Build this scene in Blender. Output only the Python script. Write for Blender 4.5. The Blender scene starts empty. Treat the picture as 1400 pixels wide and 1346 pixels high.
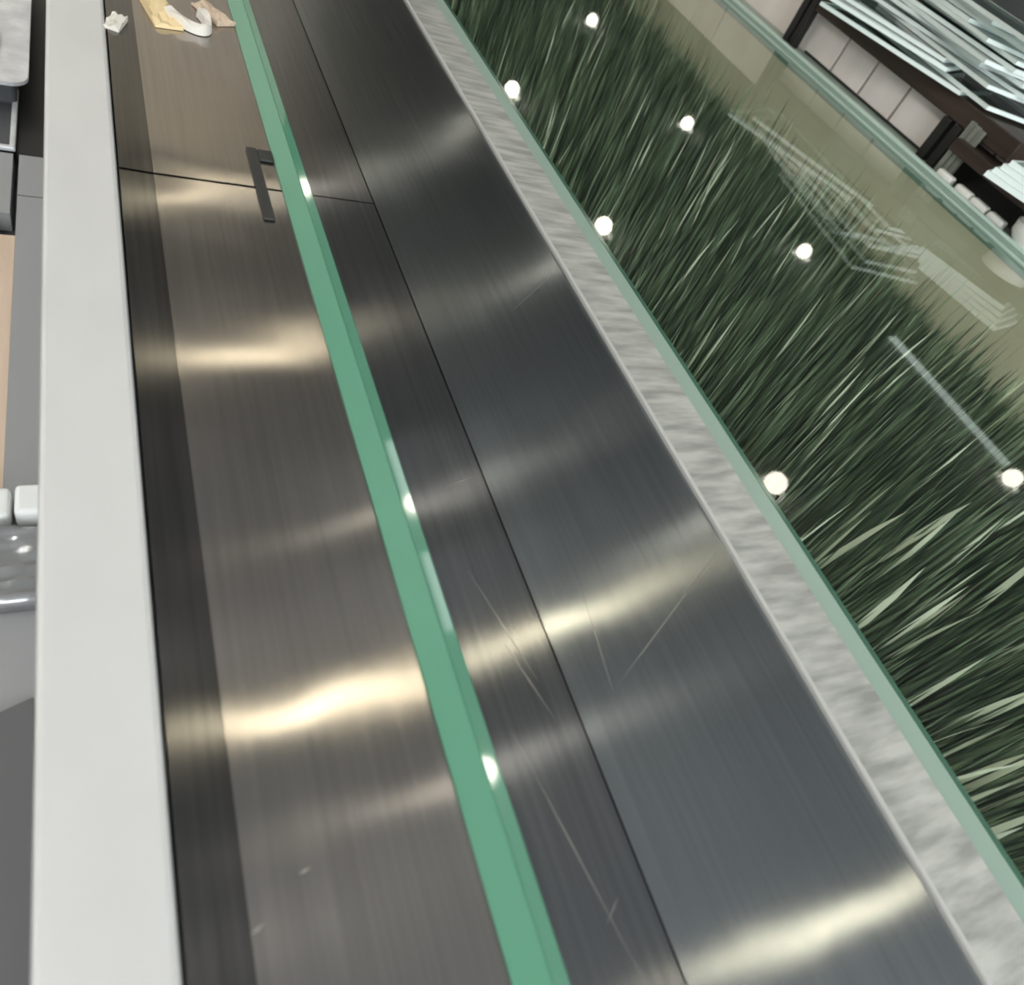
import bpy, bmesh, math, random
import numpy as np
from mathutils import Vector, Matrix

# ------------------------------------------------------------------ camera, world, exposure
S = bpy.context.scene
C = S.collection
H = 0.45                                   # camera height above the counter plane (z = 0)
cam_d = bpy.data.cameras.new('camera')
cam = bpy.data.objects.new('camera', cam_d)
C.objects.link(cam)
fw = Vector((.472, .525, -.708)).normalized()
rt = Vector((.879, -.330, .342)); rt = (rt - rt.dot(fw) * fw).normalized()
up = (-fw).cross(rt).normalized()
m = Matrix((rt, up, -fw)).transposed().to_4x4()
m.translation = (0, 0, H)
cam.matrix_world = m
cam_d.sensor_fit = 'HORIZONTAL'
cam_d.sensor_width = 36
cam_d.lens = 993 / 1400 * 36
cam_d.clip_start = .01
cam_d.dof.use_dof = True
cam_d.dof.focus_distance = 1.0
cam_d.dof.aperture_fstop = cam_d.lens / 4.5
S.camera = cam

w = bpy.data.worlds.new('world'); S.world = w
w.use_nodes = True
w.node_tree.nodes['Background'].inputs[0].default_value = (.9, .95, 1, 1)
w.node_tree.nodes['Background'].inputs[1].default_value = .3
S.view_settings.view_transform = 'Standard'
S.view_settings.look = 'None'
S.view_settings.gamma = 1
S.view_settings.use_curve_mapping = False
S.view_settings.exposure = -0.05
S.cycles.filter_width = 2.2
LAMP = 18.0                                # radiance of the dimmer ceiling spots
LAMP_AIMED = 62.0                         # of those over the worktop
LAMP_ADDED = 600.0                         # of the unseen spots added for general light

# ------------------------------------------------------------------ helpers
def P(u, v, depth=None, x=None):
    """picture point of a 1400x1346 frame -> place at a given depth below the camera, or at a given x"""
    du, dv, f = u - 700, v - 673, 993
    r = rt * du - up * dv + fw * f
    k = depth / -r.z if depth is not None else x / r.x
    return Vector((0, 0, H)) + r * k

def mat(name, col=(.5, .5, .5), rough=.5, metal=0.0, spec=.5, **kw):
    m = bpy.data.materials.new(name); m.use_nodes = True
    b = m.node_tree.nodes['Principled BSDF']
    b.inputs['Base Color'].default_value = (*col, 1)
    b.inputs['Roughness'].default_value = rough
    b.inputs['Metallic'].default_value = metal
    b.inputs['Specular IOR Level'].default_value = spec
    for k, v in kw.items():
        b.inputs[k.replace('_', ' ')].default_value = v
    return m

def noise_mix(m, c1, c2, scale=(1, 1, 1), nscale=5, detail=4, lo=.35, hi=.65, bump=0, rough=None):
    """colour from stretched noise, with optional bump and roughness range"""
    nt = m.node_tree; N = nt.nodes; L = nt.links
    b = N['Principled BSDF']
    tc = N.new('ShaderNodeTexCoord'); mp = N.new('ShaderNodeMapping')
    mp.inputs['Scale'].default_value = scale
    no = N.new('ShaderNodeTexNoise'); no.inputs['Scale'].default_value = nscale; no.inputs['Detail'].default_value = detail
    ra = N.new('ShaderNodeValToRGB')
    ra.color_ramp.elements[0].position = lo; ra.color_ramp.elements[0].color = (*c1, 1)
    ra.color_ramp.elements[1].position = hi; ra.color_ramp.elements[1].color = (*c2, 1)
    L.new(tc.outputs['Object'], mp.inputs['Vector']); L.new(mp.outputs[0], no.inputs['Vector'])
    L.new(no.outputs['Fac'], ra.inputs[0]); L.new(ra.outputs[0], b.inputs['Base Color'])
    if bump:
        bu = N.new('ShaderNodeBump'); bu.inputs['Strength'].default_value = bump; bu.inputs['Distance'].default_value = .002
        L.new(no.outputs['Fac'], bu.inputs['Height']); L.new(bu.outputs[0], b.inputs['Normal'])
    if rough:
        mr = N.new('ShaderNodeMapRange'); mr.inputs[3].default_value, mr.inputs[4].default_value = rough
        mr.inputs[1].default_value, mr.inputs[2].default_value = lo, hi
        L.new(no.outputs['Fac'], mr.inputs[0]); L.new(mr.outputs[0], b.inputs['Roughness'])
    return m

def steel(name, c1, c2, rough=(.175, .21), aniso=1.0, bump=.03, dent=.09):
    m = mat(name, c1, .35, 1.0)
    noise_mix(m, c1, c2, (60, 1.2, 1), 3.5, 6, .3, .7, 0, rough)
    nt = m.node_tree; N = nt.nodes; L = nt.links; b = N['Principled BSDF']
    b.inputs['Anisotropic'].default_value = aniso
    cx = N.new('ShaderNodeCombineXYZ'); cx.inputs[0].default_value = 1
    L.new(cx.outputs[0], b.inputs['Tangent'])
    # broad dents of the sheet and fine longitudinal brushing
    tc = N.new('ShaderNodeTexCoord')
    n1 = N.new('ShaderNodeTexNoise'); n1.inputs['Scale'].default_value = 7; n1.inputs['Detail'].default_value = 1
    mp = N.new('ShaderNodeMapping'); mp.inputs['Scale'].default_value = (420, 6, 1)
    n2 = N.new('ShaderNodeTexNoise'); n2.inputs['Scale'].default_value = 1; n2.inputs['Detail'].default_value = 3
    b1 = N.new('ShaderNodeBump'); b1.inputs['Strength'].default_value = dent; b1.inputs['Distance'].default_value = .01
    b2 = N.new('ShaderNodeBump'); b2.inputs['Strength'].default_value = bump; b2.inputs['Distance'].default_value = .001
    L.new(tc.outputs['Object'], n1.inputs['Vector']); L.new(n1.outputs['Fac'], b1.inputs['Height'])
    L.new(tc.outputs['Object'], mp.inputs['Vector']); L.new(mp.outputs[0], n2.inputs['Vector'])
    L.new(n2.outputs['Fac'], b2.inputs['Height']); L.new(b1.outputs[0], b2.inputs['Normal'])
    L.new(b2.outputs[0], b.inputs['Normal'])
    return m

def glass(name, tint=(.86, .95, .9), ior=1.5):
    """sheet glass: sees straight through, reflects by angle on its outer faces"""
    m = bpy.data.materials.new(name); m.use_nodes = True
    nt = m.node_tree; N = nt.nodes; L = nt.links; N.clear()
    o = N.new('ShaderNodeOutputMaterial'); mx = N.new('ShaderNodeMixShader'); mb = N.new('ShaderNodeMixShader')
    tr = N.new('ShaderNodeBsdfTransparent'); tr.inputs[0].default_value = (*tint, 1)
    t2 = N.new('ShaderNodeBsdfTransparent')
    gl = N.new('ShaderNodeBsdfGlossy'); gl.inputs['Roughness'].default_value = .02
    fr = N.new('ShaderNodeFresnel'); fr.inputs[0].default_value = ior
    ge = N.new('ShaderNodeNewGeometry')
    L.new(fr.outputs[0], mx.inputs[0]); L.new(tr.outputs[0], mx.inputs[1]); L.new(gl.outputs[0], mx.inputs[2])
    L.new(ge.outputs['Backfacing'], mb.inputs[0]); L.new(mx.outputs[0], mb.inputs[1]); L.new(t2.outputs[0], mb.inputs[2])
    L.new(mb.outputs[0], o.inputs[0])
    return m

def emit(name, col, s):
    m = bpy.data.materials.new(name); m.use_nodes = True
    nt = m.node_tree; N = nt.nodes; N.clear()
    o = N.new('ShaderNodeOutputMaterial'); e = N.new('ShaderNodeEmission')
    e.inputs[0].default_value = (*col, 1); e.inputs[1].default_value = s
    nt.links.new(e.outputs[0], o.inputs[0])
    return m

def link(name, me, material=None, parent=None, loc=None):
    o = bpy.data.objects.new(name, me); C.objects.link(o)
    if material is not None and not me.materials: me.materials.append(material)
    if parent is not None: o.parent = parent
    if loc is not None: o.location = loc
    return o

def bm_obj(name, bm, material, parent=None, loc=None, smooth=False):
    bmesh.ops.recalc_face_normals(bm, faces=bm.faces)
    me = bpy.data.meshes.new(name); bm.to_mesh(me); bm.free()
    if smooth:
        for p in me.polygons: p.use_smooth = True
    return link(name, me, material, parent, loc)

def box(bm, a, b, bev=0, seg=2, M=None):
    r = bmesh.ops.create_cube(bm, size=1)
    vs = r['verts']
    c = [(a[i] + b[i]) / 2 for i in range(3)]; s = [abs(b[i] - a[i]) for i in range(3)]
    for v in vs: v.co = Vector((v.co.x * s[0] + c[0], v.co.y * s[1] + c[1], v.co.z * s[2] + c[2]))
    if bev:
        es = list({e for v in vs for e in v.link_edges})
        r2 = bmesh.ops.bevel(bm, geom=es, offset=bev, segments=seg, affect='EDGES', profile=.5)
        vs = list({v for f in r2['faces'] for v in f.verts} | {v for v in vs if v.is_valid})
    if M is not None:
        for v in vs: v.co = M @ v.co
    return vs

def box_obj(name, a, b, material, parent=None, bev=0, seg=2, loc=None):
    bm = bmesh.new(); box(bm, a, b, bev, seg)
    return bm_obj(name, bm, material, parent, loc)

def prism(name, sec, y0, y1, material, parent=None, ny=1):
    """a closed (x, z) section run along y"""
    bm = bmesh.new()
    rings = []
    for j in range(ny + 1):
        y = y0 + (y1 - y0) * j / ny
        rings.append([bm.verts.new((x, y, z)) for x, z in sec])
    n = len(sec)
    for a, b in zip(rings, rings[1:]):
        for i in range(n): bm.faces.new((a[i], a[(i + 1) % n], b[(i + 1) % n], b[i]))
    bm.faces.new(rings[0]); bm.faces.new(rings[-1])
    return bm_obj(name, bm, material, parent)

def tag(o, label=None, cat=None, group=None, kind=None):
    if label: o['label'] = label
    if cat: o['category'] = cat
    if group: o['group'] = group
    if kind: o['kind'] = kind
    return o

def empty(name, loc, label, cat, group=None):
    o = bpy.data.objects.new(name, None); C.objects.link(o); o.location = loc
    o.empty_display_size = .05
    return tag(o, label, cat, group)

def lathe(bm, prof, n=20, c=(0, 0, 0)):
    rings = [[bm.verts.new((c[0] + r * math.cos(2 * math.pi * i / n), c[1] + r * math.sin(2 * math.pi * i / n), c[2] + z)) for i in range(n)] for r, z in prof]
    for a, b in zip(rings, rings[1:]):
        for i in range(n): bm.faces.new((a[i], a[(i + 1) % n], b[(i + 1) % n], b[i]))
    bm.faces.new(rings[0]); bm.faces.new(rings[-1])

random.seed(4)
rng = np.random.default_rng(7)

# ------------------------------------------------------------------ materials
M_white = noise_mix(mat('white_solid_surface', rough=.38), (.56, .56, .555), (.62, .62, .61), (2, 1, 1), 4, 3, .3, .7)
M_steel_l = steel('steel_warm_reflection', (.345, .32, .30), (.41, .38, .36), dent=.17)  # warm reflected light put into the steel colour
M_steel_r = steel('steel_cool_reflection', (.32, .34, .35), (.375, .40, .415))  # cool tint of the reflected surroundings put into the base colour
M_steel_d = steel('steel_dark_reflection', (.21, .215, .22), (.27, .275, .28))  # same steel, this panel's darker reflection put into its colour
M_steel_f = steel('fold_brushed_steel', (.12, .115, .11), (.16, .155, .15))  # base colour darkened to carry the fold's dark reflection
M_gap = mat('black_gap', (.01, .01, .01), .9)
M_ledge = noise_mix(mat('pale_brushed_ledge', rough=.35, metal=.0), (.28, .286, .266), (.50, .506, .475), (6, 30, 1), 2.5, 3, .35, .65, .25)
M_ledge_edge = mat('ledge_lip', (.50, .50, .48), .35)
M_glass = glass('sheet_glass')
M_green = mat('ground_green_glass', (.11, .31, .205), .28, 0, .5)
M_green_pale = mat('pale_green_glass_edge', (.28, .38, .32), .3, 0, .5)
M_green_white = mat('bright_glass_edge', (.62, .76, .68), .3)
M_green_dark = mat('dark_green_glass_edge', (.06, .14, .095), .15)
M_glass_flat = mat('polished_green_glass', (.09, .26, .17), .05, 0, .5, IOR=2.0)
M_soil = noise_mix(mat('dark_turf_base', rough=.9), (.008, .014, .007), (.018, .03, .014), (1, 1, 1), 40)
M_liner = noise_mix(mat('beige_liner', rough=.6), (.86, .72, .53), (.94, .82, .64), (1, 1, 1), 6)
M_shadow = mat('shadow_grey', (.12, .122, .125), .5)  # grey of the painted bench shadow
M_scratch = mat('bare_scratch', (.55, .54, .50), .4, 1)
M_black = mat('black_metal', (.012, .011, .010), .45)
M_brown = noise_mix(mat('dark_brown_board', rough=.5), (.028, .016, .011), (.05, .03, .022), (30, 2, 30), 2)
M_boardtop = mat('grey_brown_board_top', (.05, .045, .04), .45)
M_pink = noise_mix(mat('pinkish_board', rough=.55), (.84, .74, .69), (.92, .84, .80), (1, 3, 1), 3)
M_grey = mat('grey_panel', (.31, .315, .32), .5)
M_grey_d = mat('dark_grey_panel', (.07, .075, .08), .5)
M_metal = noise_mix(mat('cast_grey_metal', rough=.42, metal=.3), (.62, .63, .65), (.82, .83, .85), (1, 1, 1), 25, 3)
M_wood = noise_mix(mat('pale_wood', rough=.6), (.58, .44, .33), (.68, .54, .42), (20, 1, 1), 4)
M_ceiling = mat('ceiling_paint', (.58, .59, .60), .9)
M_wall = noise_mix(mat('warm_wall', rough=.8), (.74, .66, .56), (.88, .81, .71), (1, 1, 1), 2)
M_wall2 = mat('grey_wall', (.34, .36, .36), .8)
M_floor = mat('dark_floor', (.10, .10, .10), .6)
M_plastic_white = mat('white_plastic', (.85, .87, .86), .35)
M_ceramic = mat('white_ceramic', (.86, .84, .80), .25)
M_sheet_edge = mat('frosted_sheet_edge', (.84, .93, .90), .35)
M_sheet = glass('stacked_sheet_glass', (.55, .66, .62), 1.7)
M_rubber = mat('dark_rubber', (.03, .03, .028), .6)
M_olive = noise_mix(mat('grey_olive_slats', rough=.6), (.17, .18, .15), (.25, .26, .22), (1, 40, 1), 3)
M_paper = mat('crumpled_paper', (.72, .68, .62), .7)
M_yellow = mat('pale_yellow_paper', (.80, .63, .36), .5)
M_clear = mat('clear_plastic', (.50, .51, .52), .15, .55, .6, Alpha=.8)

# ------------------------------------------------------------------ room shell
FZ = -.92
ZL = 2.6 - H                               # lamp height
for nm, a, b, mm in (('floor', (-3.2, -3, FZ - .1), (8.5, 12, FZ), M_floor),
                     ('ceiling', (-3.2, -3, ZL + .03), (8.5, 12, ZL + .13), M_ceiling),
                     ('wall_back', (-3.2, 12, FZ), (8.5, 12.1, ZL + .03), M_wall),
                     ('wall_right', (8.5, -3, FZ), (8.6, 12, ZL + .03), M_wall2),
                     ('wall_left', (-3.3, -3, FZ), (-3.2, 12, ZL + .03), M_wall2),
                     ('wall_front', (-3.2, -3.1, FZ), (8.5, -3, ZL + .03), M_wall2)):
    tag(box_obj(nm, a, b, mm), kind='structure')
# unseen glowing panel with bars, added behind the camera for light
fill = tag(box_obj('fill_panel_1', (-1.8, -2.995, -.1), (3.2, -2.98, 1.9), emit('fill_glow', (.93, .98, 1), 7.0)), kind='structure')
for k in range(4): tag(box_obj('trim_%d' % (k + 1), (-1.83 + 1.68 * k, -2.979, -.1), (-1.77 + 1.68 * k, -2.95, 1.9), M_black), kind='structure')
# warm lit partition at the end of the counter
part = tag(box_obj('wall_end', (-2.4, 4.6, FZ), (1.0, 4.7, 2.15), M_wall), kind='structure')

# ------------------------------------------------------------------ ceiling spots (set by reflections and streaks, others added for light)
D = 2.6
M_lamp = emit('spot_glow', (1, .93, .80), LAMP)
M_aim = emit('aimed_spot_glow', (1, .90, .66), LAMP_AIMED)
M_row0 = emit('first_row_glow', (1, .93, .80), 15)
M_rowb = emit('far_row_glow', (1, .95, .82), 10)
M_aim2 = emit('extra_spot_glow', (1, .88, .62), 60)  # for the extra spot added for the middle streak
M_added = emit('added_spot_glow', (1, .96, .89), LAMP_ADDED)  # for the unseen spots added for light
dots = [(567, 687), (415, 257), (662, 1053),
        (673, 115), (803, 305), (1057, 660),
        (810, 27), (940, 168), (1100, 343), (1385, 653)]
lamps = [P(u, v, D - .06) for u, v in dots]
for i in (3, 4, 5): lamps[i].x = max(lamps[i].x, 1.345 * D)
n_dim = len(lamps)
lamps += [P(430, 958, D), P(340, 478, D), P(265, 266, D), P(1125, 1262, D), P(735, 868, D)]  # last one is an extra spot added to strengthen the middle streak
n_aim = len(lamps)
lamps += [Vector((a * D, b * D, 0)) for b in (-.95,) for a in (-.5, .45, 1.33, 2.3)]  # unseen spots added behind the camera for general light
lamps += [Vector((-1.5, 3.7, 0)), Vector((-2.1, 3.0, 0)), Vector((-1.7, 1.6, 0)), Vector((-1.7, .4, 0)), Vector((-2.6, 2.2, 0)), Vector((-1.6, -.6, 0))]  # more unseen spots, added to brighten end wall, back panels and rail
discs = []
for mm in (M_lamp, M_aim, M_added, M_row0, M_rowb, M_aim2):
    rr = .070 if mm in (M_lamp, M_rowb) else .046
    bm = bmesh.new(); lathe(bm, [(.052, 0), (.052, .004)] if mm in (M_added, M_aim, M_aim2) else [(rr * math.sin(math.radians(q)), -rr * math.cos(math.radians(q)) - rr * .8) for q in (4, 20, 38, 56, 74, 92, 110, 128, 146)], 24)
    me = bpy.data.meshes.new('lamp_disc'); bm.to_mesh(me); bm.free(); me.materials.append(mm); discs.append(me)
bm = bmesh.new(); lathe(bm, [(.053, .03), (.053, -.004), (.066, -.006), (.072, 0), (.072, .03)], 24)
ring_me = bpy.data.meshes.new('lamp_trim'); bm.to_mesh(ring_me); bm.free(); ring_me.materials.append(M_plastic_white)
where = ['spotlight whose reflection sits halfway along the green edged strip', 'spotlight whose reflection sits on the strip at the cross seam', 'spotlight whose reflection sits on the near end of the strip',
         'spotlight reflected at the far end of the glass edge by the ledge', 'spotlight reflected second along the glass edge by the ledge', 'spotlight reflected largest beside the ledge in the near glass',
         'spotlight reflected farthest away in mid glass over the grass', 'spotlight reflected second farthest in mid glass over the grass', 'spotlight reflected third farthest in mid glass over the grass', 'spotlight reflected at the near end of the pale lamp line',
         'spotlight making the broad yellow streak on the steel by the rail', 'spotlight making the white streak halfway up the steel by the rail', 'spotlight making the streak at the cross seam of the steel', 'spotlight making the lowest streak beside the ledge', 'extra spotlight added to make the streak across the middle steel panels']
for i, p in enumerate(lamps):
    e = empty('ceiling_spotlight', (p.x, p.y, ZL), where[i] if i < len(where) else 'unseen ceiling spotlight added to light the counter from behind the viewer or the far side', 'lamp', 'round ceiling spotlights')
    big = i in range(3, n_dim)
    link('lamp_disc', discs[3 if i < 3 else 0 if i < 6 else 4 if i < n_dim else 5 if i == n_aim - 1 else 1 if i < n_aim else 2], None, e); r_ = link('trim_ring', ring_me, None, e); r_.scale = (1.6, 1.6, 1) if big else (1, 1, 1)
# slim lamp above the glass strip
a = Vector((.452 * D, .47 * D, 0)); b = Vector((.452 * D, .87 * D, 0))
sl = empty('linear_lamp', ((a.x + b.x) / 2, (a.y + b.y) / 2, ZL), 'slim linear ceiling lamp reflected as a whitish sheen on the green strip', 'lamp')
hl = (b.y - a.y) / 2
M_sheen = emit('slim_glow', (.95, 1, 1), 2.5)
box_obj('lamp_tube', (-.026, -hl, -.012), (.026, -.14, 0), M_sheen, sl); box_obj('lamp_tube', (-.026, .14, -.012), (.026, hl, 0), M_sheen, sl)
box_obj('lamp_body', (-.035, -hl, .001), (.035, -.14, .028), M_plastic_white, sl); box_obj('lamp_body', (-.035, .14, .001), (.035, hl, .028), M_plastic_white, sl)
# linear lamp on the row of the far spots
a = P(1222, 462, D); b = P(1372, 636, D)
tl = empty('linear_lamp', ((a.x + b.x) / 2, (a.y + b.y) / 2, ZL), 'slim linear ceiling lamp reflected as a pale double line', 'lamp')
ln = (a - b).length / 2; xm = 0
box_obj('lamp_tube', (-.045, -ln, -.02), (-.025, ln, 0), emit('tube_glow', (.85, 1, .93), 2.0), tl)
box_obj('lamp_tube', (.025, -ln, -.02), (.045, ln, 0), bpy.data.materials['tube_glow'], tl)
box_obj('lamp_body', (-.05, -ln, .002), (.05, ln, .028), M_plastic_white, tl)

# ------------------------------------------------------------------ counter: rail, steel top, ledge
Y0, Y1 = -.75, 2.7
def X(deg, z=0): return math.tan(math.radians(deg)) * (H - z)
SZ = -.004
xr0, xr1 = X(-6.3), X(1.62)
rail = empty('counter_rail', ((xr0 + xr1) / 2, 0, -.06), 'smooth white counter rail running along the steel worktop', 'rail')
def child_prism(name, sec, y0, y1, mm, par, ny=1):
    o = prism(name, sec, y0, y1, mm, par, ny)
    o.matrix_parent_inverse = par_inv(par)
    return o
def par_inv(p): return Matrix.Translation(-Vector(p.location))
e1 = .004
child_prism('rail_top', [(xr0, -.06), (xr1, -.06), (xr1, -e1), (xr1 - .0012, -.0012), (xr1 - e1, 0), (xr0 + e1, 0), (xr0 + .0012, -.0012), (xr0, -e1)], Y0, Y1, M_white, rail)

worktop = empty('steel_worktop', (.26, .5, -.03), 'brushed stainless steel worktop of long panels with a cross seam', 'worktop')
def plate(name, x0, z0, x1, z1, y0, y1, mm, ny=1):
    return child_prism(name, [(x0, z0), (x1, z1), (x1, -.03), (x0, -.03)], y0, y1, mm, worktop, ny)
xs0 = xr1 + .002
xb = X(5.8, SZ)
ys = P(290, 248, H - SZ).y
xg = X(21.6, SZ)
xf = X(31.8, SZ)
xl = X(48.35)
# a low fold by the rail, then flat panels in front of and behind the seam
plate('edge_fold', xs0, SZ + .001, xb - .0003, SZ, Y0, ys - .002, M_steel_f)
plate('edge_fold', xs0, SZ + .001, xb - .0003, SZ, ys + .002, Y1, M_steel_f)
plate('panel', xb, SZ, xg, SZ, Y0, ys - .002, M_steel_l)
plate('panel', xb, SZ, xg, SZ, ys + .002, Y1, M_steel_l)
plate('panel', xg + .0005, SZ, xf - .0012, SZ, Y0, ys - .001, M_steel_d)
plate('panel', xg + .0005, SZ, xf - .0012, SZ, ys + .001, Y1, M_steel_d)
plate('panel', xf + .0005, SZ, xl - .002, SZ, Y0, Y1, M_steel_r)
o = box_obj('joint_backing', (xs0, Y0, -.05), (xl - .001, Y1, -.031), M_gap, worktop)
o.matrix_parent_inverse = par_inv(worktop)
# cabinet below
tag(box_obj('counter_cabinet', (xr0 + .01, Y0, FZ), (xl, Y1, -.061), M_grey), 'grey counter cabinet carrying the steel worktop', 'cabinet')

for (u0, v0), (u1, v1), wd in (((985, 748), (838, 945), .0010), ((838, 945), (792, 795), .0008), ((700, 425), (752, 378), .0006), ((610, 666), (648, 652), .0012), ((640, 780), (735, 930), .0007), ((690, 880), (760, 985), .0006), ((880, 1340), (700, 1000), .0006), ((425, 1185), (408, 1195), .0018), ((362, 1262), (342, 1278), .0022), ((845, 1225), (830, 1262), .0006)):
    a = P(u0, v0, H - SZ); b = P(u1, v1, H - SZ); d = (b - a).normalized(); n = Vector((-d.y, d.x, 0)) * wd / 2
    bm = bmesh.new()
    mid = (a + b) / 2
    vs = [bm.verts.new((c.x, c.y, z)) for z in (SZ + .00005, SZ + .0003) for c in (a, mid - n, b, mid + n)]
    bm.faces.new(vs[:4]); bm.faces.new(vs[4:])
    for i in range(4): bm.faces.new((vs[i], vs[(i + 1) % 4], vs[4 + (i + 1) % 4], vs[4 + i]))
    o = bm_obj('scratch', bm, M_scratch, worktop); o.matrix_parent_inverse = par_inv(worktop)
xg0 = X(51.8)
ledge = empty('counter_ledge', ((xl + xg0) / 2, .5, -.05), 'narrow pale grey ledge between the steel worktop and the glass', 'ledge')
child_prism('ledge_slab', [(xl + .003, -.05), (xg0, -.05), (xg0, 0), (xl + .003, 0)], Y0, Y1, M_ledge, ledge)
child_prism('ledge_lip', [(xl, -.05), (xl + .0027, -.05), (xl + .0027, .0005), (xl + .001, .0005), (xl, -.001)], Y0, Y1, M_ledge_edge, ledge)

# ------------------------------------------------------------------ glass strip lying on the worktop
gb = empty('glass_strip', (.19, .5, SZ), 'long green edged glass strip lying along the steel worktop', 'glass')
x1, x2, x3 = X(21.15, SZ + .001), X(23.7, .013), X(24.8, .013)
child_prism('bevelled_edge', [(x1, SZ + .0003), (x2, SZ + .0003), (x2, .0125), (x2 - .0008, .0128), (x1, SZ + .002)], Y0, Y1, M_green, gb)
child_prism('polished_top', [(x2 + .0001, SZ + .0003), (x3, SZ + .0003), (x3, .012), (x3 - .001, .013), (x2 + .0001, .013)], Y0, Y1, M_glass_flat, gb)

# dark T clip holding the strip by the seam
p0 = P(345, 212, H - SZ); p1 = P(352, 300, H - SZ); p2 = P(392, 224, H - SZ)
clip = empty('strip_clip', (p0.x, p0.y, SZ), 'small dark T shaped clip beside the cross seam', 'clip')
def lo(o, par): o.matrix_parent_inverse = par_inv(par); return o
lo(box_obj('stem', (p0.x - .006, p1.y, SZ + .0003), (p0.x + .006, p0.y + .012, SZ + .003), M_rubber, clip, .001), clip)
lo(box_obj('arm', (p0.x + .0062, p0.y - .012, SZ + .0003), (x1 - .0005, p0.y + .010, SZ + .0035), M_rubber, clip, .001), clip)

# ------------------------------------------------------------------ planter with glass top
GX0, GX1 = xg0 + .0005, X(76) - .004
GY0, GY1 = -.6, 3.0
bed = empty('grass_planter', ((GX0 + GX1) / 2, 1.2, FZ), 'glass topped planter full of long dark green grass', 'planter')
xe = X(52.9)
child_prism('bevelled_edge', [(GX0, -.016), (xe, -.016), (xe, 0), (xe - .001, .0002), (GX0, -.006)], GY0, GY1, M_green_pale, bed)
child_prism('dark_arris', [(xe + .0001, -.016), (xe + .006, -.016), (xe + .006, .0004), (xe + .0001, .0004)], GY0, GY1, M_green_dark, bed)
lo(box_obj('glass_top', (xe + .0062, GY0, -.012), (GX1, GY1, 0), M_glass, bed), bed)
# low upstand of two glass strips at the far edge
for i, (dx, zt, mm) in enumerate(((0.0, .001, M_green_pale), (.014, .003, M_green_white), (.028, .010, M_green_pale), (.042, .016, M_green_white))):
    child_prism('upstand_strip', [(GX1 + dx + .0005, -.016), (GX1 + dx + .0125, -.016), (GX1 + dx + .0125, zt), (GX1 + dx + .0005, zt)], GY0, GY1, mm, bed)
BZ = -.30
lo(box_obj('back_liner', (GX1 + .0005, GY0, BZ), (GX1 + .0155, GY1, -.0165), M_liner, bed), bed)
lo(box_obj('turf_base', (GX0 + .02, GY0, BZ - .05), (GX1, GY1, BZ), M_soil, bed), bed)
for a, b in (((GX0, GY0, FZ), (GX0 + .015, GY1, -.0165)), ((GX1 + .016, GY0, FZ), (GX1 + .035, GY1, -.0165)),
             ((GX0 + .0155, GY0, FZ), (GX1, GY0 + .015, -.0165)), ((GX0 + .0155, GY1 - .015, FZ), (GX1, GY1, -.0165))):
    lo(box_obj('side_panel', a, b, M_black, bed), bed)

def grass_mat(name, a, b, rough=.4):
    m = mat(name, a, rough, 0, .5)
    nt = m.node_tree; N = nt.nodes; L = nt.links
    at = N.new('ShaderNodeAttribute'); at.attribute_name = 'shade'
    ra = N.new('ShaderNodeValToRGB')
    ra.color_ramp.elements[0].color = (*a, 1); ra.color_ramp.elements[1].color = (*b, 1)
    L.new(at.outputs['Fac'], ra.inputs[0]); L.new(ra.outputs[0], N['Principled BSDF'].inputs['Base Color'])
    return m
M_grass = grass_mat('green_blades', (.026, .044, .024), (.34, .41, .25))
M_grass2 = grass_mat('grey_green_blades', (.09, .13, .08), (.34, .38, .27))
M_straw2 = grass_mat('far_pale_blades', (.42, .46, .28), (.92, .90, .66))
M_straw = mat('pale_blades', (.95, .91, .74), .35)

def blades(n, wid, hmin, hmax, area, top=-.02, lean=.03, far=False):
    """n tapered blades of three levels; returns verts, faces, shade per vertex"""
    x = rng.uniform(area[0], area[1], n); y = rng.uniform(area[2], area[3], n)
    h = rng.uniform(hmin, hmax, n)
    # shorter growth towards the far liner, with a few stray long blades
    cap = np.where(rng.random(n) < np.where(x > 1.4, .12, .05), .28, .283 - np.clip(x - 1.42, 0, 1) * .52 - rng.uniform(0, .03, n))
    if not far: h = np.minimum(h, np.maximum(cap, .05))
    th = rng.uniform(0, 2 * np.pi, n); la = rng.uniform(0, lean, n) * h; lt = rng.uniform(0, 2 * np.pi, n)
    ww = wid * rng.uniform(.5, 1.3, n)
    V = np.zeros((n, 7, 3))
    for k, (f, g) in enumerate(((0, .8), (.45, 1), (.8, .7))):
        cx = x + la * np.cos(lt) * f ** 2; cy = y + la * np.sin(lt) * f ** 2
        for s in (0, 1):
            q = (s - .5) * ww * g
            V[:, 2 * k + s, 0] = cx + q * np.cos(th); V[:, 2 * k + s, 1] = cy + q * np.sin(th)
            V[:, 2 * k + s, 2] = BZ + h * f
    V[:, 6, 0] = x + la * np.cos(lt); V[:, 6, 1] = y + la * np.sin(lt); V[:, 6, 2] = np.minimum(BZ + h, top)
    base = (np.arange(n) * 7)[:, None]
    F = np.concatenate([base + np.array([q]) for q in ((0, 1, 3, 2), (2, 3, 5, 4), (4, 5, 6, 6))], 0)
    sh = np.repeat(rng.random(n) ** 2, 7)
    return V.reshape(-1, 3), F, sh

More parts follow.
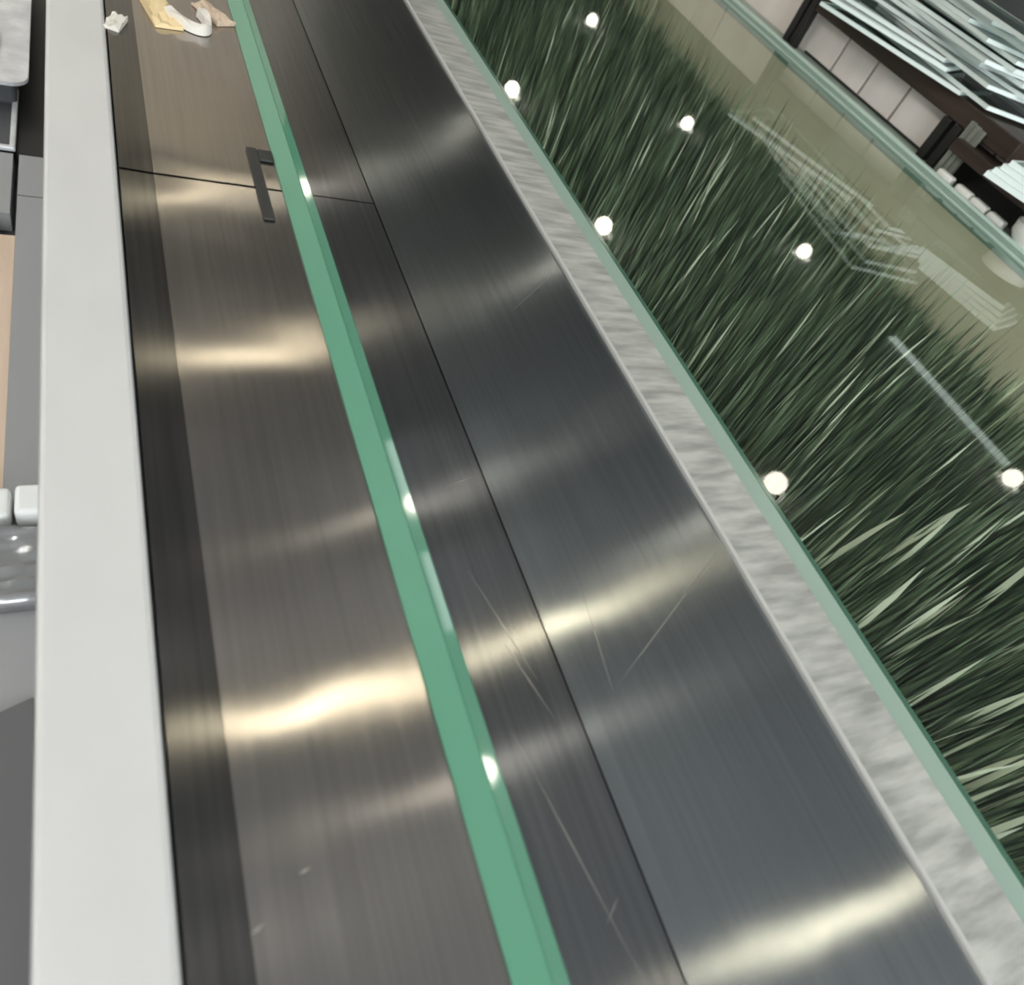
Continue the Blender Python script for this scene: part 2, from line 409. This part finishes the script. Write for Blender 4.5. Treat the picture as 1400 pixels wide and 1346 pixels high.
def blade_mesh(name, V, F, sh=None):
    me = bpy.data.meshes.new(name)
    faces = [tuple(int(i) for i in (f if f[2] != f[3] else f[:3])) for f in F]
    me.from_pydata([tuple(v) for v in V.tolist()], [], faces)
    if sh is not None:
        at = me.attributes.new('shade', 'FLOAT', 'POINT'); at.data.foreach_set('value', sh.astype(np.float32))
    return me
V, F, sh = blades(42000, .005, .08, .21, (GX0 + .025, GX1 - .01, -.3, 2.9))
g = link('grass', blade_mesh('grass', V, F, sh), M_grass, bed); lo(g, bed); g['kind'] = 'stuff'
V, F, sh = blades(3500, .0032, .19, .275, (GX0 + .025, GX1 - .01, -.3, 2.9), lean=.06)
g = link('grass', blade_mesh('grass', V, F, sh), M_grass2, bed); lo(g, bed); g['kind'] = 'stuff'
V, F, sh = blades(420, .0042, .17, .279, (1.40, GX1 - .02, -.3, 2.9), lean=.06, far=True)
g = link('grass', blade_mesh('grass', V, F, sh), M_straw2, bed); lo(g, bed); g['kind'] = 'stuff'
# bright straw coloured blades standing out one by one
for i in range(280):
    t = rng.random() ** 2.3
    y = -.2 + 2.3 * t; x = GX0 + .03 + .95 * rng.random() ** 1.1
    V, F, sh = blades(1, .0095 if t < .25 else .0045, (.24 if x < 1.5 else .16), .2815, (x, x + .001, y, y + .001), lean=.10)
    o = link('pale_blade', blade_mesh('pale_blade', V, F), M_straw, bed); lo(o, bed)

# ------------------------------------------------------------------ shelving beyond the glass
XS = 1.93
unit = empty('shelving_unit', (2.1, 1.4, FZ), 'low dark shelving unit with pinkish back panels behind the glass planter', 'shelf')
zb0, zb1 = H - XS / math.tan(math.radians(79.9)), H - XS / math.tan(math.radians(81.3))
def ybx(u, v, x): return P(u, v, x=x).y
yl = ybx(1108, 5, XS); yr = ybx(1287, 190, XS)
lo(box_obj('top_board', (XS, 1.16, zb0 + .0), (XS + .42, yl - .005, zb1), M_brown, unit, .003), unit)
XP = XS + .05
g1 = [ybx(1159, 58, XP), ybx(1198, 89, XP), ybx(1241, 125, XP)]
edges = [3.2, 2.75, 2.45, yl + .03] 
ys_ = [yl + .02] + g1 + [yr + .02]
allb = [3.6, 3.2, 2.8, 2.45] + ys_ + [yr - .12, yr - .27, yr - .42, yr - .57, yr - .72, yr - .87]
for ya, yb in zip(allb, allb[1:]):
    zt = zb0 - .001 if ya <= yl + .021 else zb1 + .01
    lo(box_obj('back_panel', (XP, yb + .005, -.40), (XP + .015, ya - .005, zt), M_pink, unit, .002), unit)
lo(box_obj('panel_backing', (XP + .016, .3, -.4), (XP + .03, 3.6, zb0 - .001), M_black, unit), unit)
for yy, wd in ((yl, .03), (yr, .035)):
    lo(box_obj('post', (XS - .005, yy - wd, FZ), (XS + .02, yy - wd * .2, zb0 - .001 if yy == yr else .6), M_black, unit, .002), unit)
    lo(box_obj('post', (XS - .005, yy + wd * .2, FZ), (XS + .02, yy + wd, zb0 - .001 if yy == yr else .6), M_black, unit, .002), unit)
lo(box_obj('base_board', (GX1 + .058, .3, -.03), (XP - .001, 3.6, -.001), M_green_pale, unit), unit)
lo(box_obj('base_strip', (XP - .006, yr + .04, -.0005), (XP - .001, yl - .04, .005), M_black, unit), unit)
# lower board of the near bay
zl0, zl1 = H - (XS - .04) / math.tan(math.radians(78.4)), H - (XS - .04) / math.tan(math.radians(79.3))
lo(box_obj('lower_board', (XS - .04, .3, zl0), (XP - .001, yr - .06, zl1), M_brown, unit, .002), unit)
lo(box_obj('dark_infill', (XP - .006, .3, -.0005), (XP - .001, yr - .06, zl0 - .001), M_black, unit), unit)

pl = empty('slat_bundle', (XS + .01, yr - .05, -.001), 'bundle of grey olive slats standing beside the dark post', 'slats')
for k in range(3):
    lo(box_obj('slat', (XS - .015, yr - .048 - .018 * k - .016, -.0005), (XS - .005, yr - .048 - .018 * k, zl1 + .04 - .002 * k), M_olive, pl, .001), pl)

# white items in a row on the base board
names = ['farthest of the row, next to the grey slats', 'second from the grey slats', 'third from the grey slats', 'nearest the white bowl']
for (u, v), nm in zip(((1290, 243), (1318, 261), (1341, 277), (1365, 296)), names):
    p = P(u, v, x=1.87)
    bm = bmesh.new(); box(bm, (-.012, -.026, 0), (.012, .026, .028), .006, 3)
    o = bm_obj('white_block', bm, M_ceramic, None, (1.875, p.y, -.0005), True)
    tag(o, 'small white rounded block, ' + nm, 'block', 'white blocks in a row under the lower board')
p = P(1398, 312, x=1.87)
bm = bmesh.new(); lathe(bm, [(.02, 0), (.042, .010), (.058, .03), (.062, .055), (.058, .055), (.054, .032), (.038, .014), (.01, .008)], 28)
tag(bm_obj('white_bowl', bm, M_ceramic, None, (1.897, p.y - .03, -.0005), True), 'white rounded bowl under the lower board', 'bowl')

# ------------------------------------------------------------------ piles of cut glass sheets
def sheet(loc, sx, sy, t, rot, tilt, label, group):
    e = empty('glass_sheet', loc, label, 'glass', group)
    e.rotation_euler = (tilt[0], tilt[1], rot)
    b = .007
    box_obj('pane', (-sx / 2 + b, -sy / 2 + b, .0004), (sx / 2 - b, sy / 2 - b, t - .0004), M_sheet, e)
    bm = bmesh.new()
    for a, c in (((-sx / 2, -sy / 2), (sx / 2, -sy / 2 + b)), ((-sx / 2, sy / 2 - b), (sx / 2, sy / 2)),
                 ((-sx / 2, -sy / 2 + b), (-sx / 2 + b, sy / 2 - b)), ((sx / 2 - b, -sy / 2 + b), (sx / 2, sy / 2 - b))):
        box(bm, (a[0], a[1], 0), (c[0], c[1], t))
    bm_obj('polished_edge', bm, M_sheet_edge, e)
    return e
zt = zb1 + .0005
ORD = ['lowest', 'second', 'third', 'fourth', 'fifth', 'sixth', 'seventh', 'eighth', 'ninth', 'tenth', 'eleventh', 'twelfth', 'thirteenth', 'fourteenth', 'fifteenth', 'topmost']
corner = P(1300, 134, x=1.90)
for k in range(16):
    t = .009
    if k in (0, 2, 3):                      # three sheets turned so that their pale ends stick out over the board
        rot = .39 + (0, .1, .02)[(0, 2, 3).index(k)]
        sx, sy = .30, .46
        cx, cy = corner.x + (0, -.01, .012)[(0, 2, 3).index(k)], corner.y + (0, .07, .11)[(0, 2, 3).index(k)]
        x = cx + math.cos(rot) * sx / 2 - math.sin(rot) * sy / 2; y = cy + math.sin(rot) * sx / 2 + math.cos(rot) * sy / 2
        x += .02
    else:
        rot = random.uniform(-.2, .2); sx = random.uniform(.20, .28); sy = random.uniform(.46, .66)
        y = 1.66 + random.uniform(-.12, .10); x = XS + .17 + random.uniform(-.03, .04)
    what = 'turned sheet overhanging' if k in (0, 2, 3) else 'pale edged sheet'
    sheet((x, y, zt), sx, sy, t, rot, (0, 0), ORD[k] + (' ' if k in (0, 15) else ' from the bottom, ') + what + ' in the tall glass pile', 'tall pile of cut glass sheets')
    zt += t + random.choice((.0006, .0006, .004))
zt = zl1 + .0005
for k in range(4):
    t = .012
    lab = ['lowest', 'second lowest', 'second highest', 'topmost'][k] + ' pale glass sheet of the short pile on the lower board'
    sheet((1.862 + .004 * k, .99 - .01 * k, zt), .13, .24, t, .39 - .05 * k, (0, 0), lab, 'short pile of cut glass sheets')
    zt += t + .0006

# ------------------------------------------------------------------ left of the rail: lower bench and its things
ZB = -.30
bench = empty('side_bench', (-.2, .5, FZ), 'grey side bench below the white rail', 'bench')
DB = H - ZB
def LP(u, v, dz=0): return P(u, v, H - ZB - dz)
xq = -.068
y215 = LP(40, 213).y; y270 = LP(40, 268).y; y690 = LP(30, 690).y; y965 = LP(20, 965).y
xg_ = LP(17, 400).x
lo(box_obj('bench_panel', (xg_, -1.0, ZB - .03), (xq + .012, y270 - .002, ZB), M_grey, bench), bench)
lo(box_obj('bench_panel', (xg_, y270 + .001, ZB - .03), (xq + .012, y215, ZB), M_grey, bench), bench)
lo(box_obj('bench_panel', (-.45, y270 - .05, ZB - .03), (xg_ - .008, y215, ZB), M_grey, bench), bench)
lo(box_obj('wood_strip', (xg_ - .022, -1.0, ZB - .03), (xg_ - .0005, y270 - .1, ZB - .002), M_wood, bench), bench)
lo(box_obj('bench_panel', (-.45, -1.0, ZB - .03), (xg_ - .03, y270 - .052, ZB - .004), M_black, bench), bench)
lo(box_obj('carcass', (-.45, -1.0, FZ), (xq + .012, 2.8, ZB - .031), M_grey_d, bench), bench)

bm = bmesh.new()  # thin dark sheet in place of a slanted shadow on the bench
q = [LP(46, 955), LP(-20, 985), LP(-60, 1420), LP(42, 1420)]
lw = [bm.verts.new((v.x, v.y, ZB + .0005)) for v in q]; hi = [bm.verts.new((v.x, v.y, ZB + .004)) for v in q]
bm.faces.new(lw); bm.faces.new(hi)
for i in range(4): bm.faces.new((lw[i], lw[(i + 1) % 4], hi[(i + 1) % 4], hi[i]))
tag(bm_obj('shadow_sheet', bm, M_shadow), 'dark grey sheet standing in for a slanted shadow on the side bench', 'shadow')
pa = LP(38, 117, .05); pb = LP(36, 0, .05)
tray = empty('metal_tray', (pa.x - .1, pa.y + .2, ZB), 'pale grey metal tray with rounded corner beyond the white rail', 'tray')
bm = bmesh.new()
cr = .03; pts = []
for cx, cy, a0 in ((pa.x - cr, pa.y + cr, -90), (pa.x - cr, pa.y + .55 - cr, 0), (pa.x - .19 + cr, pa.y + .55 - cr, 90), (pa.x - .19 + cr, pa.y + cr, 180)):
    pts += [(cx + cr * math.cos(math.radians(a0 + q)), cy + cr * math.sin(math.radians(a0 + q))) for q in (0, 18, 36, 54, 72, 90)]
lw = [bm.verts.new((x, y, ZB + .044)) for x, y in pts]; hi = [bm.verts.new((x, y, ZB + .05)) for x, y in pts]
bm.faces.new(lw); bm.faces.new(hi)
for i in range(len(pts)): bm.faces.new((lw[i], lw[(i + 1) % len(pts)], hi[(i + 1) % len(pts)], hi[i]))
lo(bm_obj('tray_rim', bm, M_metal, tray), tray)
lo(box_obj('tray_body', (pa.x - .17, pa.y + .02, ZB + .0005), (pa.x - .02, pa.y + .53, ZB + .0435), M_grey_d, tray, .006), tray)
lo(box_obj('tray_handle', (pa.x - .075, pa.y + .06, ZB + .0505), (pa.x - .045, pa.y + .17, ZB + .062), M_black, tray, .005), tray)
pc = LP(26, 208)
pan = empty('dark_pan', (pc.x - .1, pc.y + .05, ZB), 'dark pan with a pale rim in front of the metal tray', 'pan')
pd = LP(20, 125)
lo(box_obj('rim', (pc.x - .012, pc.y + .006, ZB + .0005), (pc.x - .004, pd.y - .002, ZB + .008), M_metal, pan, .002), pan)
lo(box_obj('rim', (pc.x - .2, pc.y - .003, ZB + .0005), (pc.x - .004, pc.y + .0055, ZB + .008), M_metal, pan, .002), pan)
lo(box_obj('pan_floor', (pc.x - .2, pc.y + .006, ZB + .0005), (pc.x - .0125, pd.y - .002, ZB + .003), M_grey_d, pan), pan)
tag(box_obj('gap_strip', (pc.x - .003, y215 + .004, ZB - .03), (xq + .012, 2.8, ZB - .001), M_black), 'black strip standing in for the dark gap between tray and rail', 'gap')  # darkness of the gap put in as a black strip

# clear tub with a white crinkled rim
qa = LP(47, 835); qb = LP(47, 722)
tub = empty('plastic_tub', (qa.x - .06, (qa.y + qb.y) / 2, ZB), 'clear crinkled plastic tub with white lid below the white rail', 'tub')
bm = bmesh.new()
x0, x1_, y0, y1 = qa.x - .14, xq + .006, qa.y, qb.y
NX, NY = 16, 18
rt_ = random.Random(3)
gv = [[bm.verts.new((x0 + (x1_ - x0) * i / NX, y0 + (y1 - y0) * j / NY,
       ZB + .001 if i in (0, NX) or j in (0, NY) else ZB + .012 + .010 * abs(math.sin(j * 1.1)) + rt_.uniform(-.004, .004))) for j in range(NY + 1)] for i in range(NX + 1)]
for i in range(NX):
    for j in range(NY): bm.faces.new((gv[i][j], gv[i + 1][j], gv[i + 1][j + 1], gv[i][j + 1]))
bm.faces.new([gv[i][0] for i in range(NX + 1)] + [gv[NX][j] for j in range(1, NY + 1)] + [gv[i][NY] for i in range(NX - 1, -1, -1)] + [gv[0][j] for j in range(NY - 1, 0, -1)])
lo(bm_obj('crinkled_body', bm, M_clear, tub, None, True), tub)
bm = bmesh.new()
for k in range(4):
    xx = x0 + (x1_ - x0) * (k + .5) / 4
    box(bm, (xx - .0183, y1 + .001, ZB + .0005), (xx + .0183, LP(47, 682).y, ZB + .024 + .004 * (k % 2)), .005, 3)
lo(bm_obj('white_lid', bm, M_plastic_white, tub), tub)

# ------------------------------------------------------------------ scraps at the far end of the worktop
def WP(u, v): return P(u, v, H - SZ)
p = WP(252, 22)
bm = bmesh.new()
N_ = 18; prev = None
for i in range(N_ + 1):
    a = math.pi * i / N_
    cx, cy = .022 * math.cos(a), -.05 * math.sin(a)
    ux, uy = math.cos(a), -math.sin(a)
    ring = [bm.verts.new((cx + ux * q, cy + uy * q, z)) for q, z in ((-.006, .001), (.006, .001), (.005, .012 + .003 * math.sin(i)), (-.004, .012))]
    if prev:
        for j in range(4): bm.faces.new((prev[j], prev[(j + 1) % 4], ring[(j + 1) % 4], ring[j]))
    else: bm.faces.new(ring)
    prev = ring
bm.faces.new(prev)
o = bm_obj('paper_loop', bm, M_paper, None, (p.x, p.y, SZ)); o.rotation_euler = (0, 0, .35)
tag(o, 'white U shaped paper loop on the far steel worktop', 'paper')
def scrap(name, u, v, sx, sy, h, mm, rot, label, cat, seed):
    r = random.Random(seed)
    p = WP(u, v); bm = bmesh.new()
    bmesh.ops.create_grid(bm, x_segments=5, y_segments=5, size=.5)
    for vv in bm.verts:
        vv.co = Vector((vv.co.x * sx, vv.co.y * sy, .002 + h * r.random()))
    ge = bmesh.ops.extrude_face_region(bm, geom=bm.faces[:])
    for vv in [q for q in ge['geom'] if isinstance(q, bmesh.types.BMVert)]: vv.co.z = .0006
    o = bm_obj(name, bm, mm, None, (p.x, p.y, SZ)); o.rotation_euler = (0, 0, rot)
    return tag(o, label, cat)
scrap('yellow_wrapper', 218, 18, .035, .09, .006, M_yellow, .2, 'pale yellow wrapper beside the paper loop', 'wrapper', 1)
scrap('wood_scrap', 292, 22, .03, .06, .006, M_wood, .5, 'tan scrap between the paper loop and the glass strip', 'scrap', 2)
scrap('paper_scrap', 158, 34, .018, .04, .006, M_paper, -.3, 'grey paper scrap against the white rail', 'scrap', 3)
